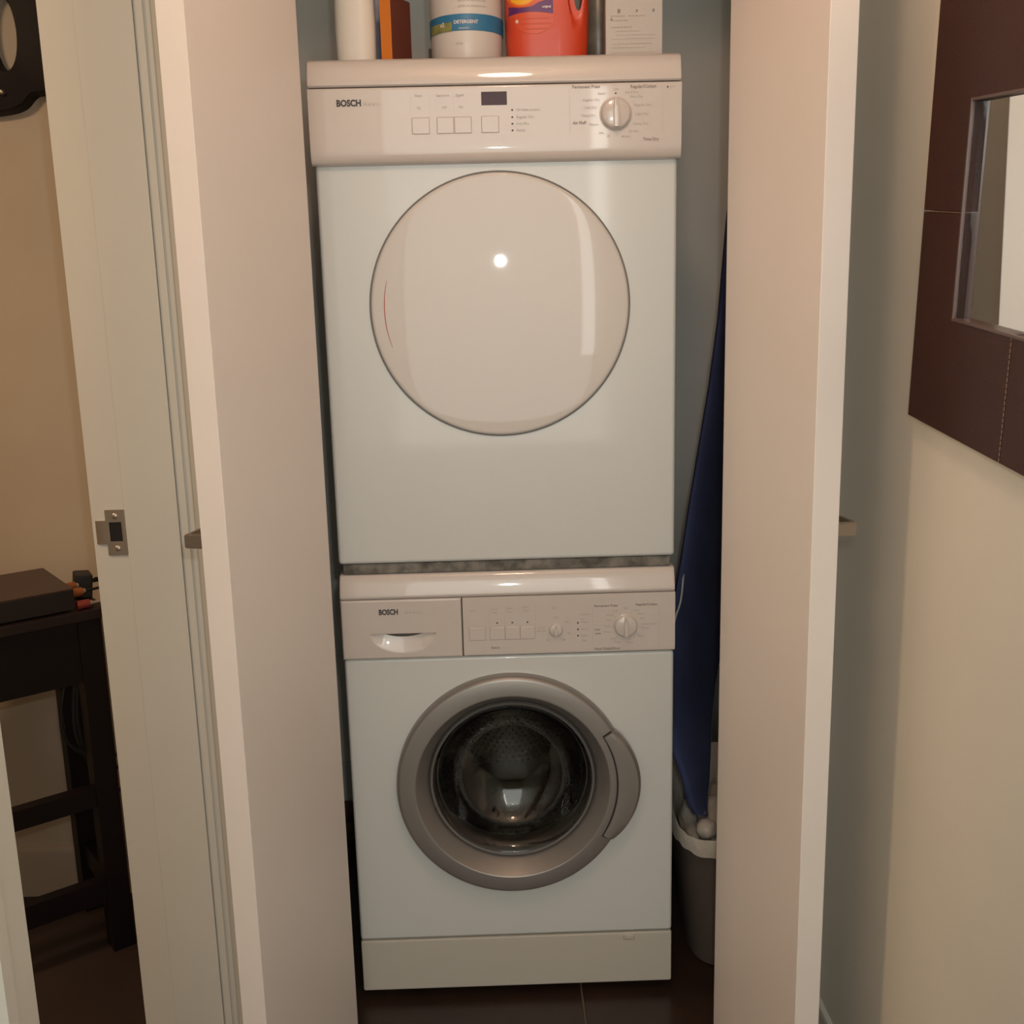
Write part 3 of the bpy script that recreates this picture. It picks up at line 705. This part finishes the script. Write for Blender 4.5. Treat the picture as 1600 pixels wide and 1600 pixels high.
tb('leg', 'metal_white', [(.348-.37, .085, .50), (.336-.37, .050, .44), (.318-.37, .035, .38), (.309-.37, .03, .22)], .002, IB)
BN = empty('waste_bin', (.447, .175, 0), 0, 'taupe plastic bin right of the washing machine, under the ironing board', 'bin')
bm = bmesh.new(); loft(bm, [superell(0, 0, z, a, c, 3.2, 56) for z, a, c in ((0, .088, .112), (.004, .093, .118), (.15, .108, .134), (.268, .1185, .146), (.272, .124, .151), (.284, .1245, .152), (.285, .121, .149))], cap=False); finish('bin_body', bm, 'bin_taupe', BN, 50)
bm = bmesh.new(); loft(bm, [superell(0, 0, z, a, c, 3.2, 56) for z, a, c in ((.001, .086, .11), (.284, .119, .147))], cap=True); 
for f_ in [f_ for f_ in bm.faces if len(f_.verts) > 4 and f_.calc_center_median().z > .1]: bm.faces.remove(f_)
finish('bin_inside', bm, 'bin_taupe', BN, 50)
LB = empty('bin_liner', (.447, .175, .27), 0, 'crumpled white plastic bag lining the taupe bin', 'bag')
bm = bmesh.new(); rows = []
from mathutils import noise
for j, (z, a, c) in enumerate(((-.05, .10, .125), (-.01, .112, .140), (.016, .1200, .1480), (.0215, .1245, .1525), (.014, .1275, .1555), (.002, .1285, .1565), (-.010, .1285, .1560))):
    row = []
    for p in superell(0, 0, z, a, c, 3.2, 96):
        k = noise.noise(Vector((p[0]*40, p[1]*40, j*.35)))
        rise = (.060*max(0, (p[1]+.02)/.15)**1.0) if 1 <= j <= 4 else (.04*max(0, (p[1])/.15) if j > 4 else 0)
        row.append(bm.verts.new((p[0]*(1+.012*k*(j < 3)), p[1]*(1+.012*k*(j < 3)), z+rise+.006*k)))
    rows.append(row)
for A, B in zip(rows, rows[1:]):
    for k in range(96): bm.faces.new((A[k], A[(k+1) % 96], B[(k+1) % 96], B[k]))
finish('bag_rim', bm, 'bag_white', LB, 60)
bm = bmesh.new(); bmesh.ops.create_uvsphere(bm, u_segments=40, v_segments=20, radius=1)
for v in bm.verts:
    k = noise.noise(v.co*2.4); k2 = noise.noise(v.co*6)
    v.co = Vector((v.co.x*.100, v.co.y*.128, v.co.z*.052))*(1+.16*k+.05*k2); v.co.z += -.012
finish('bag_fill', bm, 'bag_white', LB, 60)
bm = bmesh.new(); bmesh.ops.create_uvsphere(bm, u_segments=28, v_segments=14, radius=1)
for v in bm.verts:
    k = noise.noise(v.co*1.7+Vector((3, 1, 2))); v.co = Vector((v.co.x*.020, v.co.y*.022, v.co.z*.020))*(1+.15*k)+Vector((-.070, -.098, .024))
finish('bag_knot', bm, 'bag_white', LB, 60)
# left gap
o = bx('brown_board', 'brown_board', (-.443, -.330, .615, .632, 0, .098), None, .001); tag(o, 'mottled brown board at the closet back left of the washing machine', 'board')

# ------------------------------------------------------------------ mirror on the right wall
phi, lam = R(5.2), R(.6); MA = Vector((.526, -.4345, 1.160)); MS, MW, MB = .516, .114, .139
ea = Vector((0, -math.cos(phi), -math.sin(phi))); eb0 = Vector((0, -math.sin(phi), math.cos(phi)))
eb = Vector((-eb0.z*math.sin(lam), eb0.y, eb0.z*math.cos(lam))).normalized(); en = ea.cross(eb).normalized()   # en toward the hall?
if en.x > 0: en = -en
mt = Matrix((ea, eb, en)).transposed().to_4x4(); mt.translation = MA
MR = bpy.data.objects.new('wall_mirror', None); COL.objects.link(MR); MR.matrix_world = mt
tag(MR, 'square mirror in wide brown stitched leather frame hung on the right wall', 'mirror')
def poly_panel(name, m, pts, z0, z1, parent, bev=.003):
    t = bmesh.new(); A = [t.verts.new((x, y, z1)) for x, y in pts]; B = [t.verts.new((x, y, z0)) for x, y in pts]; n = len(pts)
    for i in range(n): t.faces.new((A[i], A[(i+1) % n], B[(i+1) % n], B[i]))
    fa = t.faces.new(A); t.faces.new(B); bmesh.ops.recalc_face_normals(t, faces=t.faces[:])
    if bev: bmesh.ops.bevel(t, geom=list(fa.edges), offset=bev, segments=3, profile=.5, affect='EDGES')
    bm = bmesh.new(); merge(bm, t); return finish(name, bm, m, parent)
h_, g_ = MS/2, .0006
def corner(sx, sy):
    f_ = lambda x, y: (x if sx else MS-x, y if sy else MS-y)
    pts = [(0, 0), (h_-g_, 0), (h_-g_, MB), (MW, MB), (MW, h_-g_), (0, h_-g_)]
    return [f_(x, y) for x, y in pts]
for sx in (1, 0):
    for sy in (1, 0): poly_panel('leather_panel', 'leather', corner(sx, sy), -.012, 0, MR, .0022)
# stitched seams
def seam(p, q):
    p, q = Vector(p), Vector(q); d = (q-p); L = d.length; d.normalize(); bm = bmesh.new(); k = 0.002
    while k < L-.002:
        tube(bm, [p+d*k, p+d*(k+.0045)], .0006, 5, 0); k += .0062
    finish('seam_stitching', bm, 'thread', MR)
for p, q in (((0, h_, .0004), (MW, h_, .0004)), ((h_, 0, .0004), (h_, MB, .0004)), ((MS-MW, h_, .0004), (MS, h_, .0004)), ((h_, MS-MB, .0004), (h_, MS, .0004))): seam(p, q)
for nm, d in (('inner_lip', ((MW-.004, MW, MB-.004, MS-MB+.004), (MS-MW, MS-MW+.004, MB-.004, MS-MB+.004), (MW, MS-MW, MB-.004, MB), (MW, MS-MW, MS-MB, MS-MB+.004))),):
    for (a, c, e, g) in d: bx(nm, 'leather_edge', (a, c, e, g, -.0116, .0015), MR, .0012)
bx('mirror_glass', 'mirror_glass', (MW, MS-MW, MB, MS-MB, -.0118, -.0095), MR)
bx('backing', 'leather', (.004, MS-.004, .004, MS-.004, -.0140, -.0122), MR)

# ------------------------------------------------------------------ side room: desk, box, plugs, cables, black wall piece
P0 = Vector((-.802, .208, 0)); ux = Vector((.8, .6, 0)); un = Vector((-.6, .8, 0))      # along the front, away from camera
DK = bpy.data.objects.new('side_desk', None); COL.objects.link(DK)
mt = Matrix((ux, un, Vector((0, 0, 1)))).transposed().to_4x4(); mt.translation = P0; DK.matrix_world = mt
tag(DK, 'narrow black wooden desk with open leg frame in the side room', 'desk')
LW, DP, LN = .045, .235, .80
bx('desk_top', 'desk_top', (-LN-.01, .012, -.010, DP, .722, .742), DK, .002)
bx('apron', 'desk_black', (-LN+LW, -LW+.0, .003, .020, .594, .722), DK, .001); bx('apron', 'desk_black', (-LN+LW, -LW, DP-.03, DP-.012, .60, .722), DK, .001)
bx('apron', 'desk_black', (-.024, -.006, LW, DP-LW, .60, .722), DK, .001)
for x in (-LW, -LN):
    for y in (0, DP-LW): bx('leg', 'desk_black', (x, x+LW, y, y+LW, 0, .722), DK, .0015)
for z0, z1 in ((.328, .370), (.115, .166)): bx('stretcher', 'desk_black', (-LN+LW, -LW, .004, .030, z0, z1), DK, .001)
bx('stretcher', 'desk_black', (-.036, -.010, LW, DP-LW, .115, .166), DK, .001)
BXO = bpy.data.objects.new('media_box', None); COL.objects.link(BXO); BXO.matrix_world = mt @ Matrix.Translation((-.045, .0, .742))
tag(BXO, 'flat dark brown electronics box lying on the black desk', 'electronics')
bx('case', 'box_side', (-.32, 0, .002, .215, .003, .043), BXO, .002)
bx('top_plate', 'box_brown', (-.32, 0, .002, .215, .0425, .0465), BXO, .001)
for x in (-.28, -.04):
    for y in (.03, .185): bx('foot', 'cable_black', (x-.01, x+.01, y-.01, y+.01, 0, .003), BXO)
def desk_pt(x, y, z): return mt @ Vector((x, y, z))
def plug(x, y, z, rz, m, ring, label, wire):
    o = bpy.data.objects.new('cable_plug', None); COL.objects.link(o); o.matrix_world = mt @ Matrix.Translation((x, y, z)) @ Matrix.Rotation(rz, 4, 'Z'); tag(o, label, 'plug', None)
    bm = bmesh.new(); tube(bm, [(0, 0, .008), (.012, 0, .008), (.024, 0, .008)], lambda t: .0095-.001*t, 12, 0); finish('plug_body', bm, m, o)
    bm = bmesh.new(); tube(bm, [(.024, 0, .008), (.030, 0, .008)], .0055, 12, 0); finish('plug_collar', bm, ring, o)
    bm = bmesh.new(); tube(bm, [(.030, 0, .008), (.05, .004, .007), (.075, .012, .005), (.10, .01, .004)], .0028, 8); finish('wire', bm, wire, o)
plug(-.040, .010, .743, R(0), 'plug_red', 'nickel', 'red plug with white lead beside the electronics box on the desk', 'cable_white')
plug(-.044, .035, .762, R(6), 'plug_orange', 'nickel', 'orange plug behind the red plug on the black desk', 'cable_black')
plug(-.044, .078, .764, R(12), 'plug_orange', 'cable_white', 'orange plug nearest the back wall on the black desk', 'cable_black')
o = bpy.data.objects.new('power_adapter', None); COL.objects.link(o); o.matrix_world = mt @ Matrix.Translation((-.020, .082, .757)) @ Matrix.Rotation(R(-8), 4, 'Z') @ Matrix.Rotation(R(6), 4, 'Y')
tag(o, 'small black power adapter lying among the plugs on the desk', 'adapter')
bx('adapter_body', 'cable_black', (0, .032, 0, .05, -.012, .036), o, .003)
tb('adapter_cord', 'cable_black', [(.030, .02, .018), (.045, .03, .022), (.06, .03, .010), (.07, .02, 0)], .0025, o)
bx('prong_block', 'box_side', (.004, .026, .05, .056, .0, .02), o, .001)
for i, (pts, lb) in enumerate((([(-.064, .585), (-.078, .53), (-.082, .48), (-.070, .44), (-.040, .41), (.005, .392), (.03, .40)], 'outer black cable loop hanging beneath the desk apron'),
        ([(-.042, .585), (-.052, .53), (-.056, .46), (-.040, .395), (-.018, .345), (.012, .31), (.03, .315)], 'lower black cable loop hanging beside the desk leg'),
        ([(-.034, .585), (-.042, .53), (-.046, .47), (-.038, .41), (-.02, .375), (.01, .352), (.03, .36)], 'inner black cable loop hanging close to the desk leg'))):
    bm = bmesh.new(); tube(bm, [desk_pt(x, .055+.012*i, z+.012) for x, z in pts], .0038, 8); o = finish('hanging_cable', bm, 'cable_black'); tag(o, lb, 'cable', 'cables under the desk')
# black glossy wall piece with an oval opening
WP = empty('wall_ornament', (-.955, .42, 1.86), 0, 'glossy black curved wall piece with an oval opening above the desk', 'wall decoration')
bm = bmesh.new(); N = 72; og = []; ig = []
cp = [(.17, 0), (.15, .08), (.10, .14), (0, .17), (-.10, .14), (-.15, .07), (-.165, 0), (-.15, -.08), (-.10, -.145), (-.05, -.166), (0, -.165), (.035, -.155), (.060, -.133), (.085, -.130), (.12, -.118), (.155, -.07)]
def outer(k):
    n_ = len(cp); q = k/N*n_; i0 = int(q); t = q-i0; p0, p1, p2, p3 = (Vector(cp[(i0+d) % n_]) for d in (-1, 0, 1, 2))
    return .5*((2*p1)+(p2-p0)*t+(2*p0-5*p1+4*p2-p3)*t*t+(3*p1-p0-3*p2+p3)*t**3)
for i in range(N):
    x, z = outer(i); a = math.atan2(z, x)
    ix, iz = .015+.026*math.cos(a), -.018+.069*math.sin(a)
    og.append([bm.verts.new(q) for q in ((x, 0, z), (x*1.0, -.020, z), (x*.965, -.032, z*.965))])
    ig.append([bm.verts.new(q) for q in ((ix+(ix-.015)*.15, -.036, iz+(iz+.018)*.06), (ix, -.028, iz), (ix, 0, iz))])
for i in range(N):
    j = (i+1) % N; s = og[i]+ig[i]; t2 = og[j]+ig[j]
    for k in range(6): bm.faces.new((s[k], s[(k+1) % 6], t2[(k+1) % 6], t2[k]))
finish('ornament_frame', bm, 'black_gloss', WP, 50)
lt('stud', 'nickel', [(0, -.010), (.004, -.008), (.006, -.002), (.006, .001)], WP, axis='Y', c=(.004, -.034, -.128), N=16)
